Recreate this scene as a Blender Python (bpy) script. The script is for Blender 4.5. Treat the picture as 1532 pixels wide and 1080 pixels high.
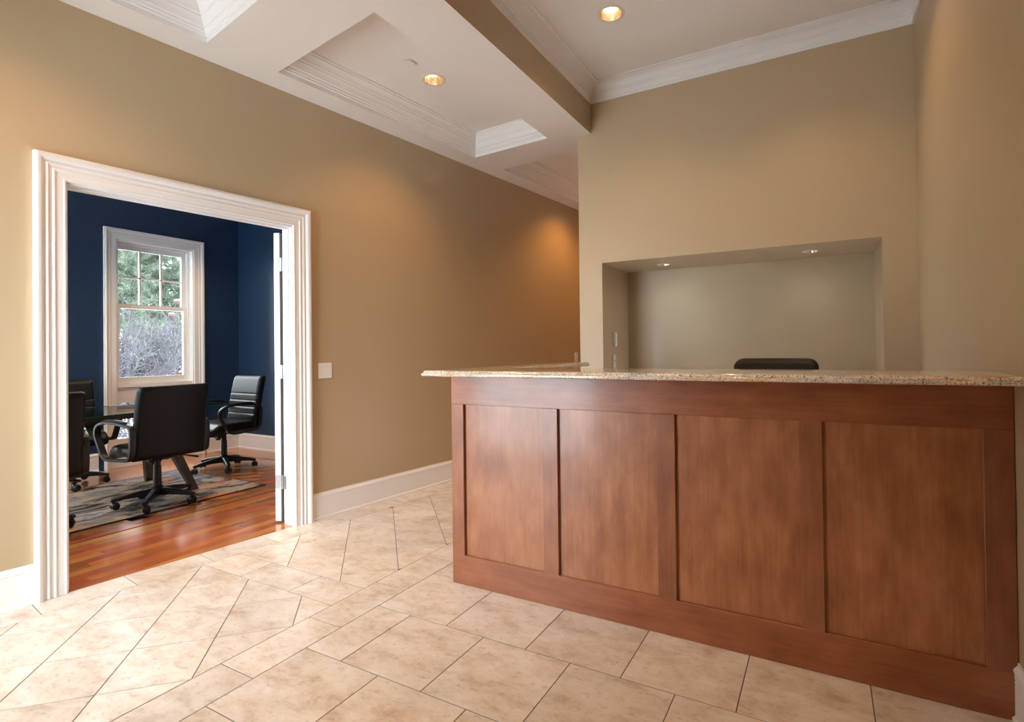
import bpy, bmesh, math, random
from mathutils import Vector, Matrix
for o in list(bpy.data.objects): bpy.data.objects.remove(o)
S = bpy.context.scene
C = S.collection
rnd = random.Random(7)
sin, cos, pi = math.sin, math.cos, math.pi

# ------------------------------------------------------------------ camera
CAMX, CAMZ, YAW, PITCH, ROLL = 3.6036, 1.225, 0.4987, 0.0083, -0.0118
FPX = 792.73
cam = bpy.data.cameras.new('camera'); camo = bpy.data.objects.new('camera', cam); C.objects.link(camo)
cam.sensor_fit = 'HORIZONTAL'; cam.sensor_width = 36; cam.lens = FPX / 1532 * 36
cam.shift_x = -35.18 / 1532; cam.shift_y = -23.15 / 1532; cam.clip_start = 0.02; cam.clip_end = 200
_r0 = Vector((cos(YAW), sin(YAW), 0)); _f0 = Vector((-sin(YAW), cos(YAW), 0)); _u0 = Vector((0, 0, 1))
_F = cos(PITCH) * _f0 + sin(PITCH) * _u0; _U1 = -sin(PITCH) * _f0 + cos(PITCH) * _u0
_R = cos(ROLL) * _r0 + sin(ROLL) * _U1; _U = -sin(ROLL) * _r0 + cos(ROLL) * _U1
camo.matrix_world = Matrix(((_R.x, _U.x, -_F.x, CAMX), (_R.y, _U.y, -_F.y, 0), (_R.z, _U.z, -_F.z, CAMZ), (0, 0, 0, 1)))
S.camera = camo

# ------------------------------------------------------------------ world, light, exposure
W = bpy.data.worlds.new('overcast_sky'); S.world = W; W.use_nodes = True
bg = W.node_tree.nodes['Background']; bg.inputs[0].default_value = (0.86, 0.93, 1.0, 1); bg.inputs[1].default_value = 14.6
S.view_settings.view_transform = 'Standard'; S.view_settings.look = 'None'
S.view_settings.gamma = 1; S.view_settings.use_curve_mapping = False; S.view_settings.exposure = 0.23
S.cycles.max_bounces = 12; S.cycles.diffuse_bounces = 6; S.cycles.glossy_bounces = 4; S.cycles.transparent_max_bounces = 16
S.cycles.sample_clamp_indirect = 8
YL_P = -0.82
def portal(name, loc, rot, sx, sy):
    l = bpy.data.lights.new(name, 'AREA'); l.shape = 'RECTANGLE'; l.size = sx; l.size_y = sy; l.cycles.is_portal = True
    o = bpy.data.objects.new(name, l); C.objects.link(o); o.location = loc; o.rotation_euler = rot
portal('sky_portal_front', (0.76, -0.68, 1.23), (pi / 2, 0, 0), 1.65, 2.4)        # daylight through the entrance glazing
portal('sky_portal_window', (-3.32, 3.27, 1.4), (pi / 2, 0, -pi / 2), 0.85, 2.2)  # conference room window
portal('sky_portal_window_c', (-1.8, YL_P, 1.5), (pi / 2, 0, 0), 2.1, 1.9)
portal('sky_portal_window_b', (-3.32, 1.0, 1.4), (pi / 2, 0, -pi / 2), 0.85, 2.2)
WARM = (1.0, 0.66, 0.36); AMBER = (1.0, 0.48, 0.13)
SPOT_LOBBY, SPOT_COFFER, SPOT_HALL, SPOT_CONF, SPOT_ALCOVE = 25, 34, 54, 60, 3; SPOT_FRONT = 42

# ------------------------------------------------------------------ helpers
PHI = 0.1206
UX = Vector((sin(PHI), cos(PHI), 0)); NX = Vector((cos(PHI), -sin(PHI), 0))
def WL(s, n, z=0.0): return UX * s + NX * n + Vector((0, 0, z))
def wx(y): return math.tan(PHI) * y            # x of the left wall face at y

def tag(o, label=None, cat=None, group=None, kind=None):
    if label: o['label'] = label
    if cat: o['category'] = cat
    if group: o['group'] = group
    if kind: o['kind'] = kind
    return o
def setp(o, parent):
    o.parent = parent
def mesh_obj(name, verts, faces, mat, parent=None, smooth=False, mats=None, midx=None, origin=None):
    me = bpy.data.meshes.new(name)
    if origin is not None: verts = [Vector(v) - Vector(origin) for v in verts]
    me.from_pydata([tuple(v) for v in verts], [], faces)
    for m in (mats or [mat]): me.materials.append(m)
    if midx:
        for p, i in zip(me.polygons, midx): p.material_index = i
    bm = bmesh.new(); bm.from_mesh(me); bmesh.ops.recalc_face_normals(bm, faces=bm.faces); bm.to_mesh(me); bm.free()
    if smooth:
        for p in me.polygons: p.use_smooth = True
    o = bpy.data.objects.new(name, me); C.objects.link(o)
    if origin is not None: o.location = origin
    if parent: o.parent = parent
    return o
def bm_obj(name, bm, mat, parent=None, smooth=False, loc=None):
    me = bpy.data.meshes.new(name); bmesh.ops.recalc_face_normals(bm, faces=bm.faces); bm.to_mesh(me); bm.free()
    me.materials.append(mat)
    if smooth:
        for p in me.polygons: p.use_smooth = True
    o = bpy.data.objects.new(name, me); C.objects.link(o)
    if loc: o.location = loc
    if parent: o.parent = parent
    return o
def empty(name, loc=(0, 0, 0), rz=0):
    o = bpy.data.objects.new(name, None); o.empty_display_size = 0.1; C.objects.link(o); o.location = loc; o.rotation_euler = (0, 0, rz)
    return o
def auto_smooth(o, ang=0.6):
    me = o.data
    for p in me.polygons: p.use_smooth = True
    bm = bmesh.new(); bm.from_mesh(me)
    for e in bm.edges:
        if len(e.link_faces) == 2 and e.calc_face_angle(0) > ang: e.smooth = False
    bm.to_mesh(me); bm.free()
    return o
def add_box(bm, lo, hi, bevel=0.0, M=None, seg=1):
    r = bmesh.ops.create_cube(bm, size=1)
    vs = r['verts']
    for v in vs:
        v.co = Vector([(lo[i] + hi[i]) / 2 + v.co[i] * (hi[i] - lo[i]) for i in range(3)])
    if bevel:
        es = list({e for v in vs for e in v.link_edges})
        rr = bmesh.ops.bevel(bm, geom=es, offset=bevel, segments=seg, affect='EDGES', profile=0.5)
        vs = list({v for f in rr['faces'] for v in f.verts} | {v for v in vs if v.is_valid})
    if M is not None:
        for v in vs: v.co = M @ v.co
    return vs
def box(name, lo, hi, mat, parent=None, bevel=0.0, M=None, seg=1):
    bm = bmesh.new(); add_box(bm, lo, hi, bevel, M, seg)
    return bm_obj(name, bm, mat, parent)
MW = Matrix(((UX.x, NX.x, 0, 0), (UX.y, NX.y, 0, 0), (0, 0, 1, 0), (0, 0, 0, 1)))   # (s,n,z) -> world
def prism(name, poly, z0, z1, mat, parent=None, bevel=0.0):
    n = len(poly)
    vs = []; fs = []
    if bevel:
        rings = [(0, z0), (0, z1 - bevel), (bevel, z1)]
    else: rings = [(0, z0), (0, z1)]
    for ins, z in rings:
        P = offset_poly(poly, ins) if ins else poly
        vs += [(p[0], p[1], z) for p in P]
    for r in range(len(rings) - 1):
        for i in range(n):
            j = (i + 1) % n
            fs.append((r * n + i, r * n + j, (r + 1) * n + j, (r + 1) * n + i))
    fs.append(tuple(range(n - 1, -1, -1))); fs.append(tuple((len(rings) - 1) * n + i for i in range(n)))
    return mesh_obj(name, vs, fs, mat, parent)
def area2(p): return sum(p[i][0] * p[(i + 1) % len(p)][1] - p[(i + 1) % len(p)][0] * p[i][1] for i in range(len(p)))
def offset_poly(poly, d):
    """move every edge inward by d (mitred)"""
    n = len(poly); sg = 1 if area2(poly) > 0 else -1; out = []
    for i in range(n):
        a, b, c = Vector(poly[i - 1][:2]), Vector(poly[i][:2]), Vector(poly[(i + 1) % n][:2])
        e1 = (b - a).normalized(); e2 = (c - b).normalized()
        n1 = Vector((-e1.y, e1.x)) * sg; n2 = Vector((-e2.y, e2.x)) * sg
        m = n1 + n2; m = m / max(0.2, m.dot(n1))
        out.append(b + m * d)
    return out
def clip(poly, a, b, c):
    """keep a*x+b*y<=c"""
    out = []
    for i in range(len(poly)):
        p, q = poly[i - 1], poly[i]
        dp = a * p[0] + b * p[1] - c; dq = a * q[0] + b * q[1] - c
        if (dp <= 0) != (dq <= 0):
            t = dp / (dp - dq); out.append((p[0] + (q[0] - p[0]) * t, p[1] + (q[1] - p[1]) * t))
        if dq <= 0: out.append(q)
    r = []
    for p in out:
        if not r or (Vector(p) - Vector(r[-1])).length > 1e-4: r.append(p)
    if len(r) > 1 and (Vector(r[0]) - Vector(r[-1])).length < 1e-4: r.pop()
    return r
def sweep(name, path, prof, mapf, mat, parent=None, closed=False, side=1, smooth=True):
    """mitred sweep of an open profile (out, up) along a 2-D path; mapf(a, b, up) -> world"""
    n = len(path); P = [Vector(p) for p in path]; vs = []; fs = []; k = len(prof)
    for i in range(n):
        if closed or 0 < i < n - 1:
            e1 = (P[i] - P[i - 1]).normalized(); e2 = (P[(i + 1) % n] - P[i]).normalized()
        elif i == 0: e1 = e2 = (P[1] - P[0]).normalized()
        else: e1 = e2 = (P[-1] - P[-2]).normalized()
        n1 = Vector((-e1.y, e1.x)) * side; n2 = Vector((-e2.y, e2.x)) * side
        m = n1 + n2; m = m / max(0.15, m.dot(n1))
        for o_, u_ in prof:
            q = P[i] + m * o_; vs.append(mapf(q.x, q.y, u_))
    for i in range(n if closed else n - 1):
        j = (i + 1) % n
        for t in range(k - 1): fs.append((i * k + t, j * k + t, j * k + t + 1, i * k + t + 1))
    if not closed:
        fs.append(tuple(range(k))); fs.append(tuple((n - 1) * k + t for t in range(k - 1, -1, -1)))
    o = mesh_obj(name, vs, fs, mat, parent)
    return auto_smooth(o, 0.5) if smooth else o
def tube_rings(bm, pts, rad, nseg=8, flat=1.0, cap=True, up=Vector((0, 0, 1))):
    """tapered tube through pts"""
    rings = []
    pts = [Vector(p) for p in pts]
    for i, p in enumerate(pts):
        t = (pts[min(i + 1, len(pts) - 1)] - pts[max(i - 1, 0)]).normalized()
        a = t.cross(up)
        if a.length < 1e-3: a = t.cross(Vector((1, 0, 0)))
        a.normalize(); b = t.cross(a).normalized()
        r = rad[i] if isinstance(rad, (list, tuple)) else rad
        ra, rb = (r if isinstance(r, (list, tuple)) else (r, r * flat))
        rings.append([bm.verts.new(p + a * ra * cos(2 * pi * k / nseg) + b * rb * sin(2 * pi * k / nseg)) for k in range(nseg)])
    for i in range(len(rings) - 1):
        for k in range(nseg):
            bm.faces.new((rings[i][k], rings[i][(k + 1) % nseg], rings[i + 1][(k + 1) % nseg], rings[i + 1][k]))
    if cap:
        bm.faces.new(rings[0][::-1]); bm.faces.new(rings[-1])
    return rings
def lathe(bm, prof, loc=(0, 0, 0), nseg=24, axis='Z', cap=True):
    rings = []
    for r, z in prof:
        rings.append([bm.verts.new(Vector(loc) + (Vector((r * cos(2 * pi * k / nseg), r * sin(2 * pi * k / nseg), z)) if axis == 'Z'
                      else Vector((z, r * cos(2 * pi * k / nseg), r * sin(2 * pi * k / nseg))))) for k in range(nseg)])
    for i in range(len(rings) - 1):
        for k in range(nseg): bm.faces.new((rings[i][k], rings[i][(k + 1) % nseg], rings[i + 1][(k + 1) % nseg], rings[i + 1][k]))
    if cap: bm.faces.new(rings[0][::-1]); bm.faces.new(rings[-1])
    return rings

# ------------------------------------------------------------------ materials
def new_mat(name):
    m = bpy.data.materials.new(name); m.use_nodes = True
    nt = m.node_tree; return m, nt, nt.nodes['Principled BSDF']
def N(nt, t, **kw):
    n = nt.nodes.new(t)
    for k, v in kw.items(): setattr(n, k, v)
    return n
def plain(name, col, rough=0.5, metal=0.0, coat=0.0, var=0.04, scale=6.0, bump=0.0, bscale=200, spec=0.5, emit=None):
    m, nt, b = new_mat(name)
    b.inputs['Roughness'].default_value = rough; b.inputs['Metallic'].default_value = metal
    b.inputs['Coat Weight'].default_value = coat; b.inputs['Coat Roughness'].default_value = 0.08
    b.inputs['Specular IOR Level'].default_value = spec
    tc = N(nt, 'ShaderNodeTexCoord'); no = N(nt, 'ShaderNodeTexNoise'); no.inputs['Scale'].default_value = scale; no.inputs['Detail'].default_value = 3
    nt.links.new(tc.outputs['Object'], no.inputs['Vector'])
    mx = N(nt, 'ShaderNodeMix', data_type='RGBA')
    mx.inputs[6].default_value = (*[c * (1 - var) for c in col], 1); mx.inputs[7].default_value = (*[min(1, c * (1 + var)) for c in col], 1)
    nt.links.new(no.outputs[0], mx.inputs[0]); nt.links.new(mx.outputs[2], b.inputs['Base Color'])
    if bump:
        n2 = N(nt, 'ShaderNodeTexNoise'); n2.inputs['Scale'].default_value = bscale; nt.links.new(tc.outputs['Object'], n2.inputs['Vector'])
        bp = N(nt, 'ShaderNodeBump'); bp.inputs['Strength'].default_value = bump; bp.inputs['Distance'].default_value = 0.002
        nt.links.new(n2.outputs[0], bp.inputs['Height']); nt.links.new(bp.outputs[0], b.inputs['Normal'])
    if emit:
        b.inputs['Emission Color'].default_value = (*emit[0], 1); b.inputs['Emission Strength'].default_value = emit[1]
    return m
def ramp(nt, stops):
    r = N(nt, 'ShaderNodeValToRGB'); e = r.color_ramp.elements
    while len(e) < len(stops): e.new(0.5)
    for i, (p, c) in enumerate(stops): e[i].position = p; e[i].color = (*c, 1)
    return r
def rand_offset(nt, tc_out):
    """object coordinates shifted per object so that no two pieces share a pattern"""
    oi = N(nt, 'ShaderNodeObjectInfo'); mul = N(nt, 'ShaderNodeVectorMath', operation='SCALE'); add = N(nt, 'ShaderNodeVectorMath', operation='ADD')
    cmb = N(nt, 'ShaderNodeCombineXYZ')
    nt.links.new(oi.outputs['Random'], cmb.inputs[0]); nt.links.new(oi.outputs['Random'], cmb.inputs[1])
    nt.links.new(cmb.outputs[0], mul.inputs[0]); mul.inputs['Scale'].default_value = 37.0
    nt.links.new(tc_out, add.inputs[0]); nt.links.new(mul.outputs[0], add.inputs[1])
    return oi, add.outputs[0]

TAN = plain('tan_wall_paint', (0.462, 0.345, 0.214), 0.42, var=0.012, bump=0.05, bscale=260, spec=0.4)
BLUE = plain('navy_wall_paint', (0.010, 0.031, 0.078), 0.45, var=0.03, bump=0.05, bscale=260)
CEIL = plain('ceiling_white_paint', (0.82, 0.79, 0.765), 0.6, var=0.012)
TRIM = plain('white_trim_gloss_paint', (0.84, 0.83, 0.82), 0.36, var=0.0)
GROUT = plain('grey_grout', (0.15, 0.14, 0.14), 0.85, var=0.15, scale=60)
BLACKPL = plain('black_plastic', (0.008, 0.008, 0.0095), 0.42, var=0.2, scale=40, spec=0.4)
STEEL = plain('brushed_steel', (0.55, 0.55, 0.56), 0.35, metal=0.9)
PLATE = plain('white_plastic', (0.82, 0.80, 0.77), 0.35, var=0.01)
GREYPL = plain('grey_plastic', (0.55, 0.55, 0.54), 0.4, var=0.02)
SNOW = plain('snow', (0.85, 0.87, 0.9), 0.8, var=0.05, scale=3)
def leather(name, col, rough=0.38):
    return plain(name, col, rough, var=0.25, scale=18, bump=0.06, bscale=420, spec=0.2)
LEATHER = leather('black_leather', (0.0065, 0.0063, 0.0068), 0.38)
BROWNLE = leather('dark_brown_leather', (0.02, 0.014, 0.012), 0.42)

def travertine():
    m, nt, b = new_mat('travertine_tile'); tc = N(nt, 'ShaderNodeTexCoord'); oi, vec = rand_offset(nt, tc.outputs['Object'])
    mp = N(nt, 'ShaderNodeMapping'); mp.inputs['Scale'].default_value = (2.6, 4.2, 3); nt.links.new(vec, mp.inputs[0])
    n1 = N(nt, 'ShaderNodeTexNoise'); n1.inputs['Scale'].default_value = 1.9; n1.inputs['Detail'].default_value = 12; n1.inputs['Roughness'].default_value = 0.72; n1.inputs['Distortion'].default_value = 0.25
    nt.links.new(mp.outputs[0], n1.inputs['Vector'])
    r1 = ramp(nt, [(0.33, (0.53, 0.42, 0.33)), (0.43, (0.67, 0.57, 0.48)), (0.51, (0.75, 0.665, 0.59)), (0.66, (0.83, 0.78, 0.73))]); nt.links.new(n1.outputs[0], r1.inputs[0])
    n2 = N(nt, 'ShaderNodeTexNoise'); n2.inputs['Scale'].default_value = 9; n2.inputs['Detail'].default_value = 9; n2.inputs['Roughness'].default_value = 0.75; nt.links.new(mp.outputs[0], n2.inputs['Vector'])
    r2 = ramp(nt, [(0.36, (0.62, 0.52, 0.45)), (0.46, (1, 1, 1))]); nt.links.new(n2.outputs[0], r2.inputs[0])
    mx = N(nt, 'ShaderNodeMix', data_type='RGBA', blend_type='MULTIPLY'); mx.inputs[0].default_value = 0.55
    nt.links.new(r1.outputs[0], mx.inputs[6]); nt.links.new(r2.outputs[0], mx.inputs[7])
    hs = N(nt, 'ShaderNodeHueSaturation'); mr = N(nt, 'ShaderNodeMapRange'); mr.inputs[3].default_value = 0.93; mr.inputs[4].default_value = 1.06
    nt.links.new(oi.outputs['Random'], mr.inputs[0]); nt.links.new(mr.outputs[0], hs.inputs['Value']); nt.links.new(mx.outputs[2], hs.inputs['Color'])
    nt.links.new(hs.outputs[0], b.inputs['Base Color'])
    b.inputs['Roughness'].default_value = 0.2
    rr = N(nt, 'ShaderNodeMapRange'); rr.inputs[3].default_value = 0.36; rr.inputs[4].default_value = 0.24; b.inputs['Specular IOR Level'].default_value = 0.42; nt.links.new(n1.outputs[0], rr.inputs[0]); nt.links.new(rr.outputs[0], b.inputs['Roughness'])
    return m
TILE = travertine()
def wood(name, c_dark, c_mid, c_light, axis, rough=0.3, blotch=2.5, grain=60, coat=0.3, objvar=0.15, hue=0.0, mixf=0.55):
    m, nt, b = new_mat(name); tc = N(nt, 'ShaderNodeTexCoord'); oi, vec = rand_offset(nt, tc.outputs['Object'])
    mp = N(nt, 'ShaderNodeMapping'); s = [grain, grain, grain]; s[axis] = grain * 0.045; mp.inputs['Scale'].default_value = s; nt.links.new(vec, mp.inputs[0])
    n1 = N(nt, 'ShaderNodeTexNoise'); n1.inputs['Scale'].default_value = 1; n1.inputs['Detail'].default_value = 5; n1.inputs['Distortion'].default_value = 0.6; nt.links.new(mp.outputs[0], n1.inputs['Vector'])
    mp2 = N(nt, 'ShaderNodeMapping'); s2 = [blotch * 2] * 3; s2[axis] = blotch * 0.8; mp2.inputs['Scale'].default_value = s2; nt.links.new(vec, mp2.inputs[0])
    n2 = N(nt, 'ShaderNodeTexNoise'); n2.inputs['Scale'].default_value = 1.6; n2.inputs['Detail'].default_value = 7; n2.inputs['Roughness'].default_value = 0.6; nt.links.new(mp2.outputs[0], n2.inputs['Vector'])
    mix = N(nt, 'ShaderNodeMix'); mix.inputs[0].default_value = mixf; nt.links.new(n1.outputs[0], mix.inputs[2]); nt.links.new(n2.outputs[0], mix.inputs[3])
    r = ramp(nt, [(0.32, c_dark), (0.5, c_mid), (0.68, c_light)]); nt.links.new(mix.outputs[0], r.inputs[0])
    hs = N(nt, 'ShaderNodeHueSaturation'); mr = N(nt, 'ShaderNodeMapRange'); mr.inputs[3].default_value = 1 - objvar; mr.inputs[4].default_value = 1 + objvar
    nt.links.new(oi.outputs['Random'], mr.inputs[0]); nt.links.new(mr.outputs[0], hs.inputs['Value']); nt.links.new(r.outputs[0], hs.inputs['Color'])
    if hue:
        wn = N(nt, 'ShaderNodeTexWhiteNoise', noise_dimensions='1D'); nt.links.new(oi.outputs['Random'], wn.inputs['W'])
        mh = N(nt, 'ShaderNodeMapRange'); mh.inputs[3].default_value = 0.5 - hue; mh.inputs[4].default_value = 0.5 + hue; nt.links.new(wn.outputs['Value'], mh.inputs[0]); nt.links.new(mh.outputs[0], hs.inputs['Hue'])
    nt.links.new(hs.outputs[0], b.inputs['Base Color']); b.inputs['Roughness'].default_value = rough; b.inputs['Coat Weight'].default_value = coat; b.inputs['Coat Roughness'].default_value = 0.12
    bp = N(nt, 'ShaderNodeBump'); bp.inputs['Strength'].default_value = 0.04; nt.links.new(n1.outputs[0], bp.inputs['Height']); nt.links.new(bp.outputs[0], b.inputs['Normal'])
    return m
_cd, _cm, _cl = (0.22, 0.07, 0.027), (0.33, 0.118, 0.047), (0.43, 0.175, 0.077)
CH_V = wood('cherry_vertical_grain', _cd, _cm, _cl, 2, 0.36, 3.4, 70, 0.25, 0.05, mixf=0.74)
CH_H = wood('cherry_horizontal_grain', (0.19, 0.050, 0.018), (0.275, 0.082, 0.030), (0.345, 0.118, 0.046), 0, 0.34, 3.4, 70, 0.25, 0.05, mixf=0.72)
CH_S = wood('cherry_stile_grain', (0.19, 0.058, 0.024), (0.265, 0.090, 0.038), (0.33, 0.125, 0.055), 2, 0.36, 3.4, 70, 0.25, 0.05, mixf=0.72)
JAT_Y = wood('jatoba_floor_along', (0.37, 0.11, 0.034), (0.48, 0.165, 0.05), (0.57, 0.225, 0.075), 1, 0.2, 2.0, 50, 0.5, 0.3, 0.016, 0.7)
JAT_X = wood('jatoba_floor_across', (0.37, 0.11, 0.034), (0.48, 0.165, 0.05), (0.57, 0.225, 0.075), 0, 0.2, 2.0, 50, 0.5, 0.3, 0.016, 0.7)
INLAY = plain('dark_wood_inlay', (0.035, 0.02, 0.014), 0.25, coat=0.4)
TABLEWOOD = wood('dark_table_wood', (0.035, 0.024, 0.018), (0.055, 0.038, 0.027), (0.085, 0.06, 0.042), 2, 0.35, 3, 60, 0.2, 0.0)
def granite():
    m, nt, b = new_mat('speckled_granite'); tc = N(nt, 'ShaderNodeTexCoord')
    v = N(nt, 'ShaderNodeTexNoise'); v.inputs['Scale'].default_value = 150; v.inputs['Detail'].default_value = 4; v.inputs['Roughness'].default_value = 0.7; nt.links.new(tc.outputs['Object'], v.inputs['Vector'])
    r = ramp(nt, [(0.30, (0.03, 0.025, 0.022)), (0.40, (0.25, 0.22, 0.19)), (0.46, (0.66, 0.60, 0.52)), (0.60, (0.86, 0.83, 0.80)), (0.74, (0.55, 0.42, 0.28))])
    nt.links.new(v.outputs[0], r.inputs[0])
    mp = N(nt, 'ShaderNodeMapping'); mp.inputs['Scale'].default_value = (3, 14, 40); nt.links.new(tc.outputs['Object'], mp.inputs[0])
    w = N(nt, 'ShaderNodeTexNoise'); w.inputs['Scale'].default_value = 1.6; w.inputs['Detail'].default_value = 5; w.inputs['Distortion'].default_value = 1.0; nt.links.new(mp.outputs[0], w.inputs['Vector'])
    r2 = ramp(nt, [(0.36, (0.55, 0.57, 0.62)), (0.47, (1.0, 0.98, 0.95)), (0.56, (1.0, 0.92, 0.8)), (0.64, (0.92, 0.64, 0.36))]); nt.links.new(w.outputs[0], r2.inputs[0])
    mx = N(nt, 'ShaderNodeMix', data_type='RGBA', blend_type='MULTIPLY'); mx.inputs[0].default_value = 0.9
    nt.links.new(r.outputs[0], mx.inputs[6]); nt.links.new(r2.outputs[0], mx.inputs[7]); nt.links.new(mx.outputs[2], b.inputs['Base Color'])
    b.inputs['Roughness'].default_value = 0.1; b.inputs['Coat Weight'].default_value = 0.4; b.inputs['Coat Roughness'].default_value = 0.04
    return m
GRANITE = granite()
def pane_glass(name, tint=(1, 1, 1), refl=0.06, extra=0.0):
    m, nt, b = new_mat(name); nt.nodes.remove(b); out = nt.nodes['Material Output']
    tr = N(nt, 'ShaderNodeBsdfTransparent'); tr.inputs[0].default_value = (*tint, 1)
    gl = N(nt, 'ShaderNodeBsdfGlossy'); gl.inputs['Roughness'].default_value = 0.02
    fr = N(nt, 'ShaderNodeFresnel'); fr.inputs['IOR'].default_value = 1.42
    mx = N(nt, 'ShaderNodeMixShader'); nt.links.new(fr.outputs[0], mx.inputs[0]); nt.links.new(tr.outputs[0], mx.inputs[1]); nt.links.new(gl.outputs[0], mx.inputs[2])
    nt.links.new(mx.outputs[0], out.inputs[0]); return m
GLASS = pane_glass('clear_window_glass', (0.97, 0.99, 0.98))
TGLASS = pane_glass('smoky_table_glass', (0.86, 0.91, 0.90))
TEDGE = plain('green_glass_edge', (0.02, 0.09, 0.075), 0.1, coat=0.5)
REFLECTOR = plain('gold_reflector', (0.92, 0.80, 0.62), 0.18, metal=1.0, var=0.02)
RINGM = plain('cream_trim_ring', (0.70, 0.62, 0.52), 0.4, var=0.02)
LAMP = plain('warm_lamp_glass', (1, 0.9, 0.75), 0.3, emit=((1.0, 0.86, 0.66), 30.0))
LAMPC = plain('cool_lamp_glass', (1, 1, 1), 0.3, emit=((0.92, 0.95, 1.0), 10.0))
def rug_mat():
    m, nt, b = new_mat('abstract_rug_pile'); tc = N(nt, 'ShaderNodeTexCoord')
    mp = N(nt, 'ShaderNodeMapping'); mp.inputs['Scale'].default_value = (3.2, 1.6, 1); nt.links.new(tc.outputs['Object'], mp.inputs[0])
    n1 = N(nt, 'ShaderNodeTexNoise'); n1.inputs['Scale'].default_value = 1.5; n1.inputs['Detail'].default_value = 8; n1.inputs['Roughness'].default_value = 0.68; n1.inputs['Distortion'].default_value = 0.8; nt.links.new(mp.outputs[0], n1.inputs['Vector'])
    r1 = ramp(nt, [(0.39, (0.02, 0.018, 0.022)), (0.46, (0.13, 0.12, 0.13)), (0.51, (0.34, 0.28, 0.23)), (0.57, (0.44, 0.36, 0.30)), (0.63, (0.12, 0.17, 0.29))]); nt.links.new(n1.outputs[0], r1.inputs[0])
    n2 = N(nt, 'ShaderNodeTexNoise'); n2.inputs['Scale'].default_value = 1.25; n2.inputs['Detail'].default_value = 6; n2.inputs['Distortion'].default_value = 1.4;
    mp2 = N(nt, 'ShaderNodeMapping'); mp2.inputs['Location'].default_value = (5.2, 3.1, 0); mp2.inputs['Scale'].default_value = (3.6, 1.5, 1); nt.links.new(tc.outputs['Object'], mp2.inputs[0]); nt.links.new(mp2.outputs[0], n2.inputs['Vector'])
    rm = ramp(nt, [(0.60, (0, 0, 0)), (0.66, (0.8, 0.8, 0.8))]); nt.links.new(n2.outputs[0], rm.inputs[0])
    n3 = N(nt, 'ShaderNodeTexNoise'); n3.inputs['Scale'].default_value = 2.2; nt.links.new(tc.outputs['Object'], n3.inputs['Vector'])
    rc = ramp(nt, [(0.4, (0.70, 0.13, 0.04)), (0.55, (0.75, 0.30, 0.04))]); nt.links.new(n3.outputs[0], rc.inputs[0])
    mx = N(nt, 'ShaderNodeMix', data_type='RGBA'); nt.links.new(rm.outputs[0], mx.inputs[0]); nt.links.new(r1.outputs[0], mx.inputs[6]); nt.links.new(rc.outputs[0], mx.inputs[7])
    n4 = N(nt, 'ShaderNodeTexNoise'); n4.inputs['Scale'].default_value = 0.9; n4.inputs['Detail'].default_value = 3; mp4 = N(nt, 'ShaderNodeMapping'); mp4.inputs['Location'].default_value = (1.4, 8.0, 0); nt.links.new(tc.outputs['Object'], mp4.inputs[0]); nt.links.new(mp4.outputs[0], n4.inputs['Vector'])
    r4 = ramp(nt, [(0.47, (0, 0, 0)), (0.60, (0.65, 0.65, 0.65))]); nt.links.new(n4.outputs[0], r4.inputs[0])
    mb = N(nt, 'ShaderNodeMix', data_type='RGBA'); nt.links.new(r4.outputs[0], mb.inputs[0]); nt.links.new(mx.outputs[2], mb.inputs[6]); mb.inputs[7].default_value = (0.20, 0.26, 0.42, 1)
    nt.links.new(mb.outputs[2], b.inputs['Base Color']); b.inputs['Roughness'].default_value = 0.95; b.inputs['Specular IOR Level'].default_value = 0.1
    n5 = N(nt, 'ShaderNodeTexNoise'); n5.inputs['Scale'].default_value = 300; nt.links.new(tc.outputs['Object'], n5.inputs['Vector'])
    bp = N(nt, 'ShaderNodeBump'); bp.inputs['Strength'].default_value = 0.5; nt.links.new(n5.outputs[0], bp.inputs['Height']); nt.links.new(bp.outputs[0], b.inputs['Normal'])
    return m
RUG = rug_mat(); RUGEDGE = plain('black_rug_binding', (0.012, 0.012, 0.014), 0.9)

# ------------------------------------------------------------------ dimensions
YB, YA, XR, XBM, XB0 = 4.19, 4.852, 4.145, 1.8816, 1.7612
ZC, ZS, ZCOF, ZCR = 3.452, 3.064, 3.25, 3.311
YF = -0.5; YEND = 9.0
S0, S1 = 1.264, 2.487; ZO = 2.115           # doorway in the left wall
XW, YW, YL = -3.13, 4.235, -0.6             # conference room: window wall, right wall, left wall
ZCC = 3.03
TW = 0.118

# ------------------------------------------------------------------ ground outside
o = box('ground', (-40, -30, -0.5), (20, 40, -0.35), SNOW); tag(o, 'snow covered ground outside the building', 'ground', kind='structure')

# ------------------------------------------------------------------ lobby floor
fl_poly = [(wx(YF) - 0.0, YF), (XR, YF), (XR, YB), (XB0, YB), (XB0, YEND), (wx(YEND), YEND)]
_fv = [(p[0], p[1], -0.12) for p in fl_poly] + [(p[0], p[1], -0.0012) for p in fl_poly]
n_ = len(fl_poly)
floor = mesh_obj('floor', _fv, [tuple(range(n_ - 1, -1, -1)), tuple(range(n_, 2 * n_))] + [(i, (i + 1) % n_, n_ + (i + 1) % n_, n_ + i) for i in range(n_)], GROUT)
tag(floor, 'cream travertine tile floor of the lobby with grey grout', kind='structure')
T = 0.4073; G = 0.0019
def tile(poly):
    if len(poly) < 3: return
    if abs(area2(poly)) / 2 < 0.0008: return
    if area2(poly) < 0: poly = poly[::-1]
    pin = offset_poly(poly, G)
    if area2(pin) <= 0: return
    o = prism('tile', [(p[0], p[1]) for p in pin], -0.010, rnd.uniform(-0.0002, 0.0003), TILE, floor, 0.0007)
TY, TX0, TXB = 1.8864, 1.6966, 1.491
def rect(x0, y0, x1, y1): return [(x0, y0), (x1, y0), (x1, y1), (x0, y1)]
j = -11
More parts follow.
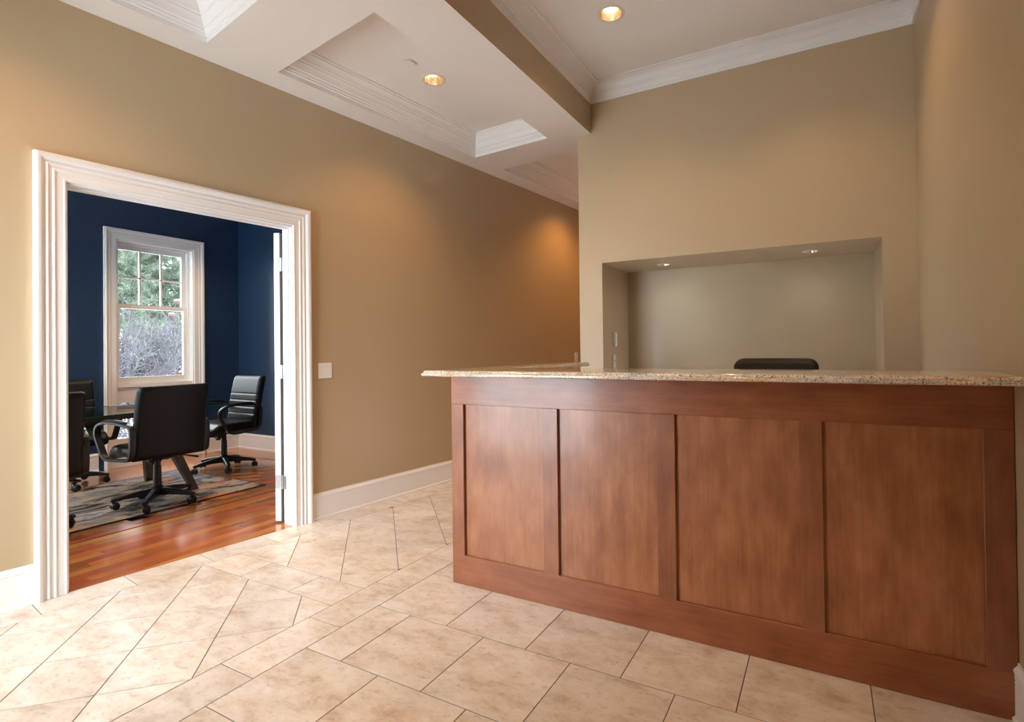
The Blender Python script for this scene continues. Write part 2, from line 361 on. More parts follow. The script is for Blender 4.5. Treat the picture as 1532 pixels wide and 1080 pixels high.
while True:                                    # running bond field
    y0 = TY + j * T; y1 = y0 + T
    if y0 > 2.35: break
    if y1 > YF + 0.3:
        off = 0.5 * T if (j % 2) else 1.0 * T
        xs = [TX0] + [TX0 + off + k * T for k in range(0, 8)]
        for a, b_ in zip(xs, xs[1:]):
            a2, b2 = a, min(b_, XR)
            if b2 - a2 < 0.02: continue
            tile(rect(a2, max(y0, YF), b2, y1))
    j += 1
for k in range(-9, 18):                        # border strip beside the field
    y0 = 1.247 + k * 0.412
    if y0 + 0.412 < YF or y0 > 8.5: continue
    tile(rect(TXB, max(YF, y0), TX0, y0 + 0.412))
NB = 0.207
for k in range(-9, 19):                        # border strip along the left wall
    s0 = 1.119 + 0.381 * k
    p = [WL(s0, -0.001), WL(s0 + 0.381, -0.001), WL(s0 + 0.381, NB), WL(s0, NB)]
    p = clip([(q.x, q.y) for q in p], 0, -1, -YF); p = clip(p, 0, 1, 8.9); tile(p)
CB0, CB1 = 1.785, 1.990
def bandtiles(y0, y1, xj):
    for k in range(-4, 5):
        a = xj + k * 0.4073
        p = rect(a, y0, a + 0.4073, y1); p = clip(p, 1, 0, TXB); p = clip(p, -NX.x, -NX.y, -NB); tile(p)
bandtiles(CB0, CB1, 1.169)
bandtiles(CB0 - 2.6, CB1 - 2.6, 1.05)
bandtiles(CB0 + 2.75, CB1 + 2.75, 1.2)
D = 0.305; R2 = math.sqrt(0.5)
def diag(u0, v0, ya, yb_):
    for i in range(-16, 24):
        for j in range(-16, 24):
            u = u0 + i * D; v = v0 + j * D
            p = [((a - b_) * R2, (a + b_) * R2) for a, b_ in ((u, v), (u + D, v), (u + D, v + D), (u, v + D))]
            p = clip(p, 1, 0, TXB); p = clip(p, -NX.x, -NX.y, -NB); p = clip(p, 0, -1, -ya); p = clip(p, 0, 1, yb_)
            tile(p)
diag(2.163, 0.052, CB1 - 2.6, CB0)
diag(2.335, 0.552, CB1, CB0 + 2.75)
diag(2.40, 0.5, CB1 + 2.75, 6.2)

# ------------------------------------------------------------------ walls of the lobby
def wall_boxes(name, boxes, mat, label, M=None):
    bm = bmesh.new()
    for lo, hi in boxes: add_box(bm, lo, hi, 0, M)
    o = bm_obj(name, bm, mat); tag(o, label, kind='structure'); return o
SA, SB = -0.75, 9.2
wl = wall_boxes('wall_left', [((SA, -TW, -0.12), (S0 - .017, 0, 3.5)), ((S1 + .017, -TW, -0.12), (SB, 0, 3.5)), ((S0 - .017, -TW, ZO + .015), (S1 + .017, 0, 3.5))], TAN, 'long tan painted lobby wall with the white cased doorway', MW)
wl.data.materials.append(BLUE)
for p in wl.data.polygons:
    if abs(p.center.dot(NX) + TW) < 0.005: p.material_index = 1
bm = bmesh.new()                                # back wall with the niche
for lo, hi in [((XB0, YB, 0), (1.9696, YB + 0.12, ZC)), ((3.9522, YB, 0), (XR, YB + 0.12, ZC)), ((1.9696, YB, 1.9507), (3.9522, YB + 0.12, ZC)),
               ((1.85, YB + 0.12, 0), (1.9696, YA + 0.1, 2.1)), ((3.9522, YB + 0.12, 0), (4.07, YA + 0.1, 2.1)), ((1.9696, YA, 0), (3.9522, YA + 0.1, 2.1))]: add_box(bm, lo, hi)
tag(bm_obj('wall_back', bm, TAN), 'tan wall behind the reception desk with a recessed niche', kind='structure')
niche_ceiling = box('ceiling_niche', (1.9696, YB + 0.12, 1.9507), (3.9522, YA, 2.15), TAN); tag(niche_ceiling, 'tan underside of the recessed niche with two small lights', kind='structure')
wall_boxes('wall_right', [((XR, YF - 0.12, -0.12), (XR + 0.12, YB + 0.12, 3.5))], TAN, 'tan wall on the right where the desk ends')
wall_boxes('wall_corridor', [((XB0, YB + 0.12, -0.12), (XB0 + 0.08, YEND + 0.1, 3.5))], TAN, 'tan partition along the right side of the corridor')
wall_boxes('wall_corridor_end', [((0.4, YEND, -0.12), (1.9, YEND + 0.12, 3.5))], TAN, 'tan wall closing the far end of the corridor')
WX0, WX1, WZ0, WZ1 = -0.03, 1.55, 0.05, 2.42    # entrance glazing behind the camera
wall_boxes('wall_front', [((-0.6, YF - 0.16, -0.12), (WX0, YF, 3.5)), ((WX1, YF - 0.16, -0.12), (XR + 0.12, YF, 3.5)), ((WX0, YF - 0.16, WZ1), (WX1, YF, 3.5)), ((WX0, YF - 0.16, -0.12), (WX1, YF, WZ0))], TAN, 'tan entrance wall around the glazed entrance')
wf = empty('window_1', (0.9, YF - 0.08, WZ0)); tag(wf, 'glazed entrance of two tall panes out of view', kind='structure')
bm = bmesh.new()
for a in (WX0, 0.735, WX1 - 0.05): add_box(bm, (a - .9, -0.04, 0), (a + 0.05 - .9, 0.04, WZ1 - WZ0))
for z in (0, WZ1 - WZ0 - 0.05): add_box(bm, (WX0 - .9, -0.035, z), (WX1 - .9, 0.035, z + 0.05))
bm_obj('frame', bm, TRIM, wf)
for a, b_ in ((WX0 + .05, .735), (.785, WX1 - .05)): box('pane', (a - .9, -0.004, 0.05), (b_ - .9, 0.004, WZ1 - WZ0 - 0.05), GLASS, wf)

# ------------------------------------------------------------------ ceilings
o = box('ceiling', (XBM, YF, ZC), (XR, YB, ZC + 0.2), CEIL); main_ceiling = o; tag(o, 'flat white ceiling above the reception desk', kind='structure')
COF = [[(0.205, -0.15), (1.468, -0.30), (1.487, 1.668), (0.423, 1.822)],
       [(0.484, 2.234), (1.495, 2.094), (1.523, 4.097), (0.707, 4.161)],
       [(0.758, 4.568), (1.530, 4.504), (1.55, 6.45), (0.985, 6.50)]]
# soffit slab split around the coffers
bm = bmesh.new()
def slab(poly, z0, z1):
    if area2(poly) < 0: poly = poly[::-1]
    b_ = [bm.verts.new((p[0], p[1], z0)) for p in poly]; t_ = [bm.verts.new((p[0], p[1], z1)) for p in poly]
    bm.faces.new(b_[::-1]); bm.faces.new(t_)
    for i in range(len(poly)): k = (i + 1) % len(poly); bm.faces.new((b_[i], b_[k], t_[k], t_[i]))
XE = XBM
ZT = ZC + 0.05
# strips: left of coffers, right of coffers, between
lx = [(wx(YF), YF)] ; 
slab([(wx(YF) - .05, YF), (0.155, YF)] + [COF[0][0], COF[0][3], COF[1][0], COF[1][3], COF[2][0], COF[2][3]] + [(1.28, YEND), (wx(YEND) - .05, YEND)], ZS, ZT)
slab([(1.45, YF), (XE, YF), (XE, YB), (XB0, YB), (XB0, YEND), (1.58, YEND), COF[2][2], COF[2][1], COF[1][2], COF[1][1], COF[0][2], COF[0][1]], ZS, ZT)
slab([(0.155, YF), (1.45, YF), COF[0][1], COF[0][0]], ZS, ZT)
slab([COF[0][3], COF[0][2], COF[1][1], COF[1][0]], ZS, ZT)
slab([COF[1][3], COF[1][2], COF[2][1], COF[2][0]], ZS, ZT)
slab([COF[2][3], COF[2][2], (1.58, YEND), (1.28, YEND)], ZS, ZT)
sof = bm_obj('ceiling_soffit', bm, CEIL); sof.data.materials.append(TAN)
for p in sof.data.polygons:
    if abs(p.center.x - XE) < 0.02 and abs(p.normal.x) > 0.9: p.material_index = 1
tag(sof, 'dropped white coffered ceiling over the corridor with tan beam side', kind='structure')
COFP = [(0.0, 0.0), (0.004, 0.0), (0.004, 0.030), (0.014, 0.034), (0.014, 0.044), (0.020, 0.048), (0.024, 0.056), (0.024, 0.062), (0.034, 0.066), (0.044, 0.098), (0.050, 0.104), (0.054, 0.108), (0.054, 0.116), (0.062, 0.122), (0.070, 0.140), (0.084, 0.156), (0.096, 0.163), (0.096, 0.172), (0.108, 0.175), (0.108, 0.188)]
coffer_panels = []
for i, cp in enumerate(COF):
    p = offset_poly(cp, -0.05)
    o = prism('ceiling_coffer', [tuple(q) for q in p], ZCOF, ZCOF + 0.2, CEIL); coffer_panels.append(o); tag(o, ['white sunken panel of the nearest ceiling coffer', 'white sunken panel of the coffer with a downlight and round cover', 'white sunken panel of the farthest corridor coffer'][i], kind='structure')
    t = sweep('trim_%d' % (i + 2), cp, COFP, lambda a, b_, u: (a, b_, ZS + u), TRIM, None, True, 1)
    tag(t, ['stepped crown moulding inside the nearest ceiling coffer', 'stepped crown moulding inside the downlight coffer', 'stepped crown moulding inside the farthest corridor coffer'][i], kind='structure')
CROWN = [(0, 0), (.013, 0), (.013, .014), (.009, .018), (.009, .024), (.006, .027), (.006, .064), (.014, .067), (.019, .073), (.019, .079), (.026, .083), (.034, .093), (.048, .106), (.064, .115), (.078, .119), (.084, .121), (.084, .127), (.096, .130), (.107, .133), (.107, .142)]
o = sweep('trim_1', [(XBM, YF), (XBM, YB), (XR, YB), (XR, YF)], CROWN, lambda a, b_, u: (a, b_, ZCR + u), TRIM, None, False, -1)
tag(o, 'white crown moulding around the ceiling above the desk', kind='structure')

# ------------------------------------------------------------------ baseboards
BASE = [(0, 0), (0.022, 0), (0.022, 0.012), (0.016, 0.020), (0.014, 0.021), (0.014, 0.118), (0.0125, 0.120), (0.0125, 0.1225), (0.014, 0.124), (0.014, 0.131), (0.0125, 0.133), (0.0125, 0.1355), (0.014, 0.137), (0.014, 0.158), (0.017, 0.162), (0.017, 0.170), (0.011, 0.178), (0.006, 0.184), (0.006, 0.1925), (0, 0.1925)]
mapW = lambda a, b_, u: WL(a, b_, u)
mapXY = lambda a, b_, u: (a, b_, u)
CW = 0.129
o = sweep('baseboard_left_near', [(-0.5, 0), (S0 - CW, 0)], BASE, mapW, TRIM); tag(o, 'white baseboard left of the cased doorway', kind='structure')
o = sweep('baseboard_left_far', [(S1 + CW, 0), (8.9, 0)], BASE, mapW, TRIM); tag(o, 'white baseboard along the corridor wall right of the doorway', kind='structure')
o = sweep('baseboard_right', [(XR, YF), (XR, 2.256)], BASE, mapXY, TRIM); tag(o, 'white baseboard on the right wall in front of the desk', kind='structure')
o = sweep('baseboard_back', [(3.952, YB - .0005), (XR, YB - .0005)], BASE, mapXY, TRIM, side=-1); tag(o, 'white baseboard at the right end of the back wall', kind='structure')
o = sweep('baseboard_conference', [(XW, 2.7), (XW, YL)], BASE, mapXY, TRIM); tag(o, 'white baseboard left of the conference room window', kind='structure')
o = sweep('baseboard_conference_corner', [(wx(YW) - .16, YW), (XW, YW), (XW, 3.806)], BASE, mapXY, TRIM); tag(o, 'white baseboard around the navy corner of the conference room', kind='structure')

# ------------------------------------------------------------------ doorway and door
door = empty('door_1', WL(1.875, -0.08, 0)); tag(door, 'white cased double doorway with one leaf folded back', kind='structure')
dinv = Matrix.Translation(-door.location)
mapD = lambda a, b_, u: WL(a, u, b_) - door.location
CASE = [(0, 0), (0, 0.016), (0.004, 0.019), (0.009, 0.019), (0.012, 0.016), (0.040, 0.017), (0.043, 0.021), (0.048, 0.023), (0.053, 0.021), (0.056, 0.018), (0.064, 0.019), (0.069, 0.024), (0.074, 0.026), (0.080, 0.023), (0.083, 0.021), (0.088, 0.022), (0.093, 0.027), (0.097, 0.033), (0.104, 0.037), (0.114, 0.038), (0.119, 0.035), (0.122, 0.030), (0.127, 0.030), (0.127, 0)]
sweep('casing', [(S0 - 0.006, 0.0005), (S0 - 0.006, ZO + 0.012), (S1 + 0.006, ZO + 0.012), (S1 + 0.006, 0.0005)], CASE, mapD, TRIM, door)
MD = dinv @ MW
bm = bmesh.new()
add_box(bm, (S0 - 0.018, -TW - 0.003, 0), (S0, 0.003, ZO + 0.016), 0.001, MD); add_box(bm, (S1, -TW - 0.003, 0), (S1 + 0.018, 0.003, ZO + 0.016), 0.001, MD); add_box(bm, (S0, -TW - 0.003, ZO), (S1, 0.003, ZO + 0.016), 0.001, MD)
for a, b_ in ((S0, S0 + .010), (S1 - .010, S1)): add_box(bm, (a, -0.066, 0), (b_, -0.034, ZO), 0.001, MD)
add_box(bm, (S0, -0.066, ZO - .010), (S1, -0.034, ZO), 0.001, MD)
bm_obj('jamb', bm, TRIM, door)
TH = math.radians(150); K = Vector((2.482, -0.152))
ML = MD @ Matrix.Translation((K.x, K.y, 0)) @ Matrix.Rotation(TH, 4, 'Z')
leaf = bmesh.new()
lw, lt, lh = 0.605, 0.044, 2.095
add_box(leaf, (-lw, 0, 0.012), (0, lt, lh), 0.0015, ML)
for z0, z1 in ((0.2, 0.95), (1.08, 1.95)):
    for y0, y1 in ((-0.004, 0.001), (lt - 0.001, lt + 0.004)):
        add_box(leaf, (-lw + 0.1, y0, z0), (-0.1, y1, z1), 0.003, ML)
leafo = bm_obj('door_leaf', leaf, TRIM, door)
for z in (0.245, 1.04, 1.815):
    hb = bmesh.new()
    add_box(hb, (-0.0005, 0.006, z), (0.0025, 0.041, z + 0.098), 0.001, ML)
    tube_rings(hb, [MD @ Vector((2.488, -0.136, z)), MD @ Vector((2.488, -0.136, z + 0.098))], 0.0065, 10); add_box(hb, (2.480, -0.152, z), (2.486, -0.138, z + 0.098), 0, MD)
    add_box(hb, (S1 - 0.0025, -TW - 0.002, z), (S1 + 0.0, -TW + 0.030, z + 0.098), 0.0008, MD)
    ho = bm_obj('hinge', hb, STEEL, leafo); ho['label'] = 'brushed steel hinge'
# knob on the leaf
hb = bmesh.new(); lathe(hb, [(0.028, 0), (0.028, 0.006), (0.012, 0.01), (0.011, 0.035), (0.026, 0.045), (0.028, 0.06), (0.02, 0.07)], nseg=16)
for v in hb.verts: v.co = ML @ (Matrix.Translation((-lw + 0.07, lt, 1.0)) @ Matrix.Rotation(-pi / 2, 4, 'X') @ v.co)
bm_obj('knob', hb, STEEL, leafo)

# ------------------------------------------------------------------ conference room shell
WY0, WY1, WZT, WZB = 2.865, 3.673, 2.485, 0.10
WIN2 = (0.6, 1.408)
boxes = [((XW - 0.2, YL - 0.2, -0.12), (XW, WIN2[0], 3.2)), ((XW - 0.2, WIN2[1], -0.12), (XW, WY0, 3.2)), ((XW - 0.2, WY1, -0.12), (XW, YW + 0.2, 3.2))]
for a, b_ in (WIN2, (WY0, WY1)): boxes += [((XW - 0.2, a, WZT), (XW, b_, 3.2)), ((XW - 0.2, a, -0.12), (XW, b_, WZB))]
wall_boxes('wall_window', boxes, BLUE, 'dark navy conference room wall around the window')
wall_boxes('wall_navy_right', [((XW, YW, -0.12), (wx(YW) - 0.12, YW + 0.2, 3.2))], BLUE, 'navy conference room side wall behind the far chair')
wall_boxes('wall_navy_left', [((XW, YL - 0.2, -0.12), (-2.8, YL, 3.2)), ((-.8, YL - 0.2, -0.12), (wx(YL) - 0.12, YL, 3.2)), ((-2.8, YL - 0.2, -0.12), (-.8, YL, .6)), ((-2.8, YL - 0.2, 2.4), (-.8, YL, 3.2))], BLUE, 'navy conference room side wall out of view')
wf = empty('window_4', (-1.8, YL - 0.1, .6)); tag(wf, 'wide side window of the conference room out of view', kind='structure')
bm = bmesh.new()
for a in (-1.0, -.35, .30, .95): add_box(bm, (a, -0.04, 0), (a + 0.05, 0.04, 1.8))
for z in (0, .9, 1.75): add_box(bm, (-1.0, -0.035, z), (1.0, 0.035, z + 0.05))
bm_obj('frame', bm, TRIM, wf)
for a, b_ in ((-.95, -.35), (-.30, .30), (.35, .95)): box('pane', (a, -0.004, 0.05), (b_, 0.004, 1.75), GLASS, wf)
cpoly = [(XW - .2, YL - .2), (wx(YL - .2) - .05, YL - .2), (wx(YW + .2) - .05, YW + .2), (XW - .2, YW + .2)]
o = conf_ceiling = prism('ceiling_conference', cpoly, ZCC, ZCC + 0.2, CEIL); tag(o, 'white ceiling of the conference room', kind='structure')
cf = [(XW - .0, YL), (wx(YL) - 0.0, YL), (wx(YW) - 0.0, YW), (XW - .0, YW)]
cfo = prism('floor_conference', cf, -0.12, -0.012, INLAY); tag(cfo, 'polished reddish hardwood plank floor of the conference room', kind='structure')
PW = 0.078
def plank(poly, mat):
    poly = clip(poly, NX.x, NX.y, -0.001)          # stop at the lobby face of the wall
    poly = clip(poly, -1, 0, -XW); poly = clip(poly, 0, 1, YW); poly = clip(poly, 0, -1, -YL)
    if len(poly) < 3 or abs(area2(poly)) < 0.002: return
    if area2(poly) < 0: poly = poly[::-1]
    pin = offset_poly(poly, 0.0003)
    prism('plank', [tuple(p) for p in pin], -0.013, 0.0 - rnd.uniform(0, 0.0002), mat, cfo)
XI = -0.705; YI = 3.90
x = XI + 0.012
prng = random.Random(3)
while x < 0.5:                                  # border boards along the doorway
    y = 0.3 + prng.uniform(-0.9, 0)
    while y < YW:
        L = prng.uniform(0.55, 1.35); plank(rect(x, max(y, 0.2), x + PW, min(y + L, YW)), JAT_Y); y += L
    x += PW
y = YI + 0.012
while y < YW:                                   # border boards along the right wall
    x = XW
    while x < XI + 0.01:
        L = prng.uniform(0.5, 1.2); plank(rect(x, y, min(x + L, XI + 0.012), y + PW), JAT_X); x += L
    y += PW
for k in range(2):                              # inner boards inside the dark line
    y = 0.2
    while y < YI - 0.012:
        L = prng.uniform(0.6, 1.3); plank(rect(XI - 0.012 - (k + 1) * PW, y, XI - 0.012 - k * PW, min(y + L, YI - .012)), JAT_Y); y += L
x1 = XI - 0.012 - 2 * PW; y1 = YI - 0.012
def dplank(u, v, L):
    p = [((a - b_) * R2, (a + b_) * R2) for a, b_ in ((u, v), (u + L, v), (u + L, v + PW), (u, v + PW))]
    p = clip(p, 1, 0, x1); p = clip(p, 0, 1, y1)
    plank(p, JAT_DIAG)
JAT_DIAG = wood('jatoba_floor_diagonal', (0.37, 0.11, 0.034), (0.48, 0.165, 0.05), (0.57, 0.225, 0.075), 1, 0.2, 2.0, 22, 0.5, 0.3, 0.016, 0.7)
v = 2.2
while v < 5.0:
    u = -1.6 + prng.uniform(-.6, 0)
    while u < 3.0:
        L = prng.uniform(0.5, 1.2)
        cy = (u + L / 2 + v) * R2; cx_ = (u + L / 2 - v) * R2
        if cy > 2.2 or (cx_ < -2.2 and cy > 1.2): dplank(u, v, L)
        u += L
    v += PW
box('plank', (XW + .001, YL + .01, -0.013), (x1, 1.0, -0.0003), JAT_Y, cfo)      # under the rug and out of view
box('plank', (-2.6, 1.0, -0.013), (x1, 2.0, -0.0003), JAT_Y, cfo)

# ------------------------------------------------------------------ window of the conference room
def make_window(name, y0, y1, label):
    org = Vector((XW, (y0 + y1) / 2, 0)); w = empty(name, org); tag(w, label, kind='structure')
    mp = lambda a, b_, u: Vector((XW + u, a, b_)) - org
    WC = [(0, 0), (0, 0.012), (0.004, 0.015), (0.05, 0.017), (0.054, 0.021), (0.06, 0.023), (0.066, 0.021), (0.074, 0.022), (0.082, 0.028), (0.09, 0.034), (0.10, 0.036), (0.106, 0.030), (0.113, 0.030), (0.113, 0)]
    sweep('casing', [(y0, 0.001), (y0, WZT), (y1, WZT), (y1, 0.001)], WC, mp, TRIM, w)
    def bx(nm, boxes, mat=TRIM, par=w, bev=0.0015):
        b_ = bmesh.new()
        for lo, hi in boxes: add_box(b_, [lo[i] - org[i] for i in range(3)], [hi[i] - org[i] for i in range(3)], bev)
        return bm_obj(nm, b_, mat, par)
    X0 = XW - 0.2
    bx('jamb', [((X0, y0, WZB), (XW + .002, y0 + .012, WZT)), ((X0, y1 - .012, WZB), (XW + .002, y1, WZT)), ((X0, y0 + .012, WZT - .012), (XW + .001, y1 - .012, WZT)), ((X0, y0 + .012, WZB), (XW + .001, y1 - .012, WZB + .012)),
                ((XW - .16, y1 - .03, .9), (XW - .075, y1 - .012, WZT)), ((XW - .16, y0 + .012, .9), (XW - .075, y0 + .03, WZT)), ((XW - .159, y0 + .03, WZT - .035), (XW - .076, y1 - .03, WZT - .012))])
    ya, yb_ = y0 + .0305, y1 - .0305
    zm0, zm1 = 1.742, 1.79                          # meeting rail
    us = bx('upper_sash', [((XW - .155, ya, zm0), (XW - .122, ya + .042, WZT - .035)), ((XW - .155, yb_ - .042, zm0), (XW - .122, yb_, WZT - .035)), ((XW - .154, ya + .041, WZT - .085), (XW - .123, yb_ - .041, WZT - .036)), ((XW - .154, ya + .041, zm0 + .001), (XW - .123, yb_ - .041, zm1))])
    ga, gb, za, zb = ya + .042, yb_ - .042, zm1, WZT - .085
    zmid = (za + zb) / 2
    for k in (1, 2):
        yk = ga + (gb - ga) * k / 3; bx('muntin', [((XW - .15, yk - .009, za), (XW - .127, yk + .009, zb))], par=us)
    bx('muntin', [((XW - .15, ga, zmid - .009), (XW - .127, gb, zmid + .009))], par=us)
    for k in range(3):
        for (c0, c1) in ((za, zmid - .009), (zmid + .009, zb)):
            p0 = ga + (gb - ga) * k / 3 + (.009 if k else 0); p1 = ga + (gb - ga) * (k + 1) / 3 - (.009 if k < 2 else 0)
            bx('pane', [((XW - .141, p0, c0), (XW - .137, p1, c1))], GLASS, us, 0)
    ls = bx('lower_sash', [((XW - .12, ya, .90), (XW - .085, ya + .042, zm1)), ((XW - .12, yb_ - .042, .90), (XW - .085, yb_, zm1)), ((XW - .119, ya + .041, .901), (XW - .086, yb_ - .041, .975)), ((XW - .119, ya + .041, zm0), (XW - .086, yb_ - .041, zm1 - .001))])
    bx('pane', [((XW - .104, ya + .042, .975), (XW - .100, yb_ - .042, zm0))], GLASS, ls, 0)
    lk = bmesh.new(); add_box(lk, (-.12, -.03, zm1), (-.095, .03, zm1 + .012), .003); add_box(lk, (-.112, -.006, zm1 + .012), (-.10, .03, zm1 + .022), .003)
    bm_obj('sash_lock', lk, STEEL, ls)
    bx('transom', [((XW - .18, y0 + .012, .70), (XW - .03, y1 - .012, .90)), ((XW - .05, y0 + .012, .865), (XW - .012, y1 - .012, .90))])
    bx('lower_frame', [((XW - .13, y0 + .012, WZB + .012), (XW - .09, y0 + .05, .70)), ((XW - .13, y1 - .05, WZB + .012), (XW - .09, y1 - .012, .70)), ((XW - .129, y0 + .05, WZB + .012), (XW - .091, y1 - .05, .30))])
    bx('pane', [((XW - .112, y0 + .05, .30), (XW - .108, y1 - .05, .70))], GLASS, w, 0)
    bx('apron', [((XW - .01, y0, 0.001), (XW + .012, y1, WZB + .005))])
make_window('window_2', WY0, WY1, 'white six over one sash window in the navy wall')
make_window('window_added', WIN2[0], WIN2[1], 'added unseen sash window letting more daylight into the conference room')  # added unseen opening, there to bring daylight onto the conference floor

# ------------------------------------------------------------------ reception desk
YD = 2.258; PT, PB, ZSB, ZST = 0.9434, 0.1545, 1.101, 1.130
desk = empty('reception_desk', (3.0, YD, 0)); tag(desk, 'long cherry wood reception desk with four recessed front panels', 'desk')
def dbox(nm, lo, hi, mat, bev=0.0015):
    b_ = bmesh.new(); add_box(b_, (lo[0] - 3.0, lo[1] - YD, lo[2]), (hi[0] - 3.0, hi[1] - YD, hi[2]), bev); return bm_obj(nm, b_, mat, desk)
XD0 = 1.8603; XD1 = XR - 0.002
dbox('top_rail', (XD0, YD, PT), (XD1, YD + 0.022, ZSB), CH_H)
dbox('bottom_rail', (XD0, YD, 0.001), (XD1, YD + 0.022, PB), CH_H)
ST = [(XD0, 1.9369), (2.4061, 2.4852), (2.9625, 3.0409), (3.5135, 3.592), (4.0624, XD1)]
for a, b_ in ST: dbox('stile', (a, YD, PB), (b_, YD + 0.022, PT), CH_S)
for (a, b_), (c, d) in zip(ST, ST[1:]): dbox('panel', (b_ - .004, YD + 0.016, PB - .004), (c + .004, YD + 0.024, PT + .004), CH_V)
dbox('carcass', (XD0, YD + 0.022, 0.001), (XD1, YD + 0.14, ZSB), CH_V)
dbox('side_panel', (XD0, YD + 0.14, 0.001), (XD0 + 0.10, 3.56, ZSB), CH_V)
dbox('work_surface', (XD0 + .10, YD + 0.14, 0.72), (XD1 - .016, 2.95, 0.75), CH_H)
dbox('pedestal', (3.66, YD + 0.14, 0.001), (XD1 - .025, 2.90, 0.72), CH_V)
# granite counter
out = [(1.85, 2.013), (XR - .001, 2.013), (XR - .001, 2.50), (2.088, 2.50), (2.088, 3.64), (1.85, 3.64)]
rings = [(0.010, ZSB), (0.003, ZSB + 0.002), (0.0, ZSB + 0.006), (0.0, ZSB + 0.013), (0.003, ZSB + 0.016), (0.009, ZSB + 0.0175), (0.011, ZSB + 0.022), (0.015, ZSB + 0.0265), (0.022, ZST - 0.0005), (0.03, ZST)]
def rounded(poly, idx, r, n=5):
    o_ = []
    for i, p in enumerate(poly):
        if i in idx:
            a, b_, c = Vector(poly[i - 1]), Vector(p), Vector(poly[(i + 1) % len(poly)])
            d1 = (a - b_).normalized(); d2 = (c - b_).normalized()
            p0, p2 = b_ + d1 * r, b_ + d2 * r
            for t in range(n + 1):
                t_ = t / n; q = p0 * (1 - t_) ** 2 + b_ * 2 * t_ * (1 - t_) + p2 * t_ ** 2; o_.append((q.x, q.y))
        else: o_.append(tuple(p))
    return o_
out = rounded(out, (0, 3, 4, 5), 0.035)
vs = []; fs = []; n = len(out)
for ins, z in rings: vs += [(p[0] - 3.0, p[1] - 2.26, z - ZSB) for p in offset_poly(out, ins)]
for r in range(len(rings) - 1):
    for i in range(n): fs.append((r * n + i, r * n + (i + 1) % n, (r + 1) * n + (i + 1) % n, (r + 1) * n + i))
fs.append(tuple(range(n - 1, -1, -1))); fs.append(tuple((len(rings) - 1) * n + i for i in range(n)))
ct = mesh_obj('countertop', vs, fs, GRANITE); ct.location = (3.0, 2.26, ZSB + 0.0005); auto_smooth(ct, 0.9)
tag(ct, 'speckled beige granite counter slab topping the reception desk', 'countertop')

# ------------------------------------------------------------------ swivel chairs
def rr_section(w, t, r, n=6):
    """rounded rectangle, x half w, y half t"""
    pts = []
    for cx_, cy_, a0 in ((w - r, t - r, 0), (-(w - r), t - r, pi / 2), (-(w - r), -(t - r), pi), (w - r, -(t - r), 1.5 * pi)):
        for k in range(n + 1):
            a = a0 + pi / 2 * k / n; pts.append((cx_ + r * cos(a), cy_ + r * sin(a)))
    return pts
def backrest(bm, z0, z1, hw_bot, hw_top, thick, lean, seams, arch=0.0, y_base=-0.235, corner=0.07):
    hs = set([z0, z0 + .006, z0 + .02, z0 + .045, z1 - .045, z1 - .02, z1 - .006, z1])
    for k in range(1, 16): hs.add(z0 + (z1 - z0) * k / 16)
    for s in seams:
        for d in (-.012, -.005, 0, .005, .012): hs.add(s + d)
    hs = sorted(hs); prev = None; first = None
    for h in hs:
        f = (h - z0) / (z1 - z0)
        w = hw_bot + (hw_top - hw_bot) * f
        de = min(h - z0, z1 - h)
        if z1 - h < corner and arch:                          # rounded top corners
            q = 1 - (z1 - h) / corner; w -= corner * 0.95 * (1 - math.sqrt(max(0, 1 - q * q)))
        t = thick * (0.45 + 0.55 * min(1, math.sqrt(max(0, 1 - (1 - min(1, de / .045)) ** 2)) if de < .045 else 1))
        y = y_base - lean * f ** 1.15 + 0.03 * (1 - (2 * f - .75) ** 2) * 0.5
        groove = sum(0.008 * max(0, 1 - abs(h - s) / .012) for s in seams)
        sec = rr_section(max(w, .02), t, min(t * .85, .04))
        ring = []
        for (sx, sy) in sec:
            yy = sy
            curve = 0.028 * (sx / hw_bot) ** 2                 # wraps round the sitter
            if sy > 0: yy = sy - groove
            ring.append(bm.verts.new((sx, y + yy + curve, h)))
        if prev:
            for k in range(len(ring)): bm.faces.new((prev[k], prev[(k + 1) % len(ring)], ring[(k + 1) % len(ring)], ring[k]))
        else: first = ring
        prev = ring
    bm.faces.new(first[::-1]); bm.faces.new(prev)
def seat_mesh(bm, zt, hw=0.245, ribs=True):
    ys = [-.235, -.232, -.22] + [-.2 + .02 * k for k in range(0, 22)] + [.235, .245, .25]
    prev = None; first = None
    for y in ys:
        f = (y + .235) / .485
        e = min(y + .235, .25 - y); sc = math.sqrt(max(0.02, 1 - (1 - min(1, e / .05)) ** 2))
        drop = 0.05 * max(0, (f - .72) / .28) ** 2
        rib = 0.006 * abs(math.sin(pi * (y + .2) / .05)) if ribs and -.19 < y < .19 else 0
        t = .045 * (.4 + .6 * sc); w = hw * (0.95 + .05 * sc)
        ring = []
        for sx, sz in rr_section(w, t, t * .8):
            z = zt - .048 - drop + sz + (rib if sz > 0 else 0) + 0.012 * (sx / hw) ** 2
            ring.append(bm.verts.new((sx, y, z)))
        if prev:
            for k in range(len(ring)): bm.faces.new((prev[k], prev[(k + 1) % len(ring)], ring[(k + 1) % len(ring)], ring[k]))
        else: first = ring
        prev = ring
    bm.faces.new(first[::-1]); bm.faces.new(prev)
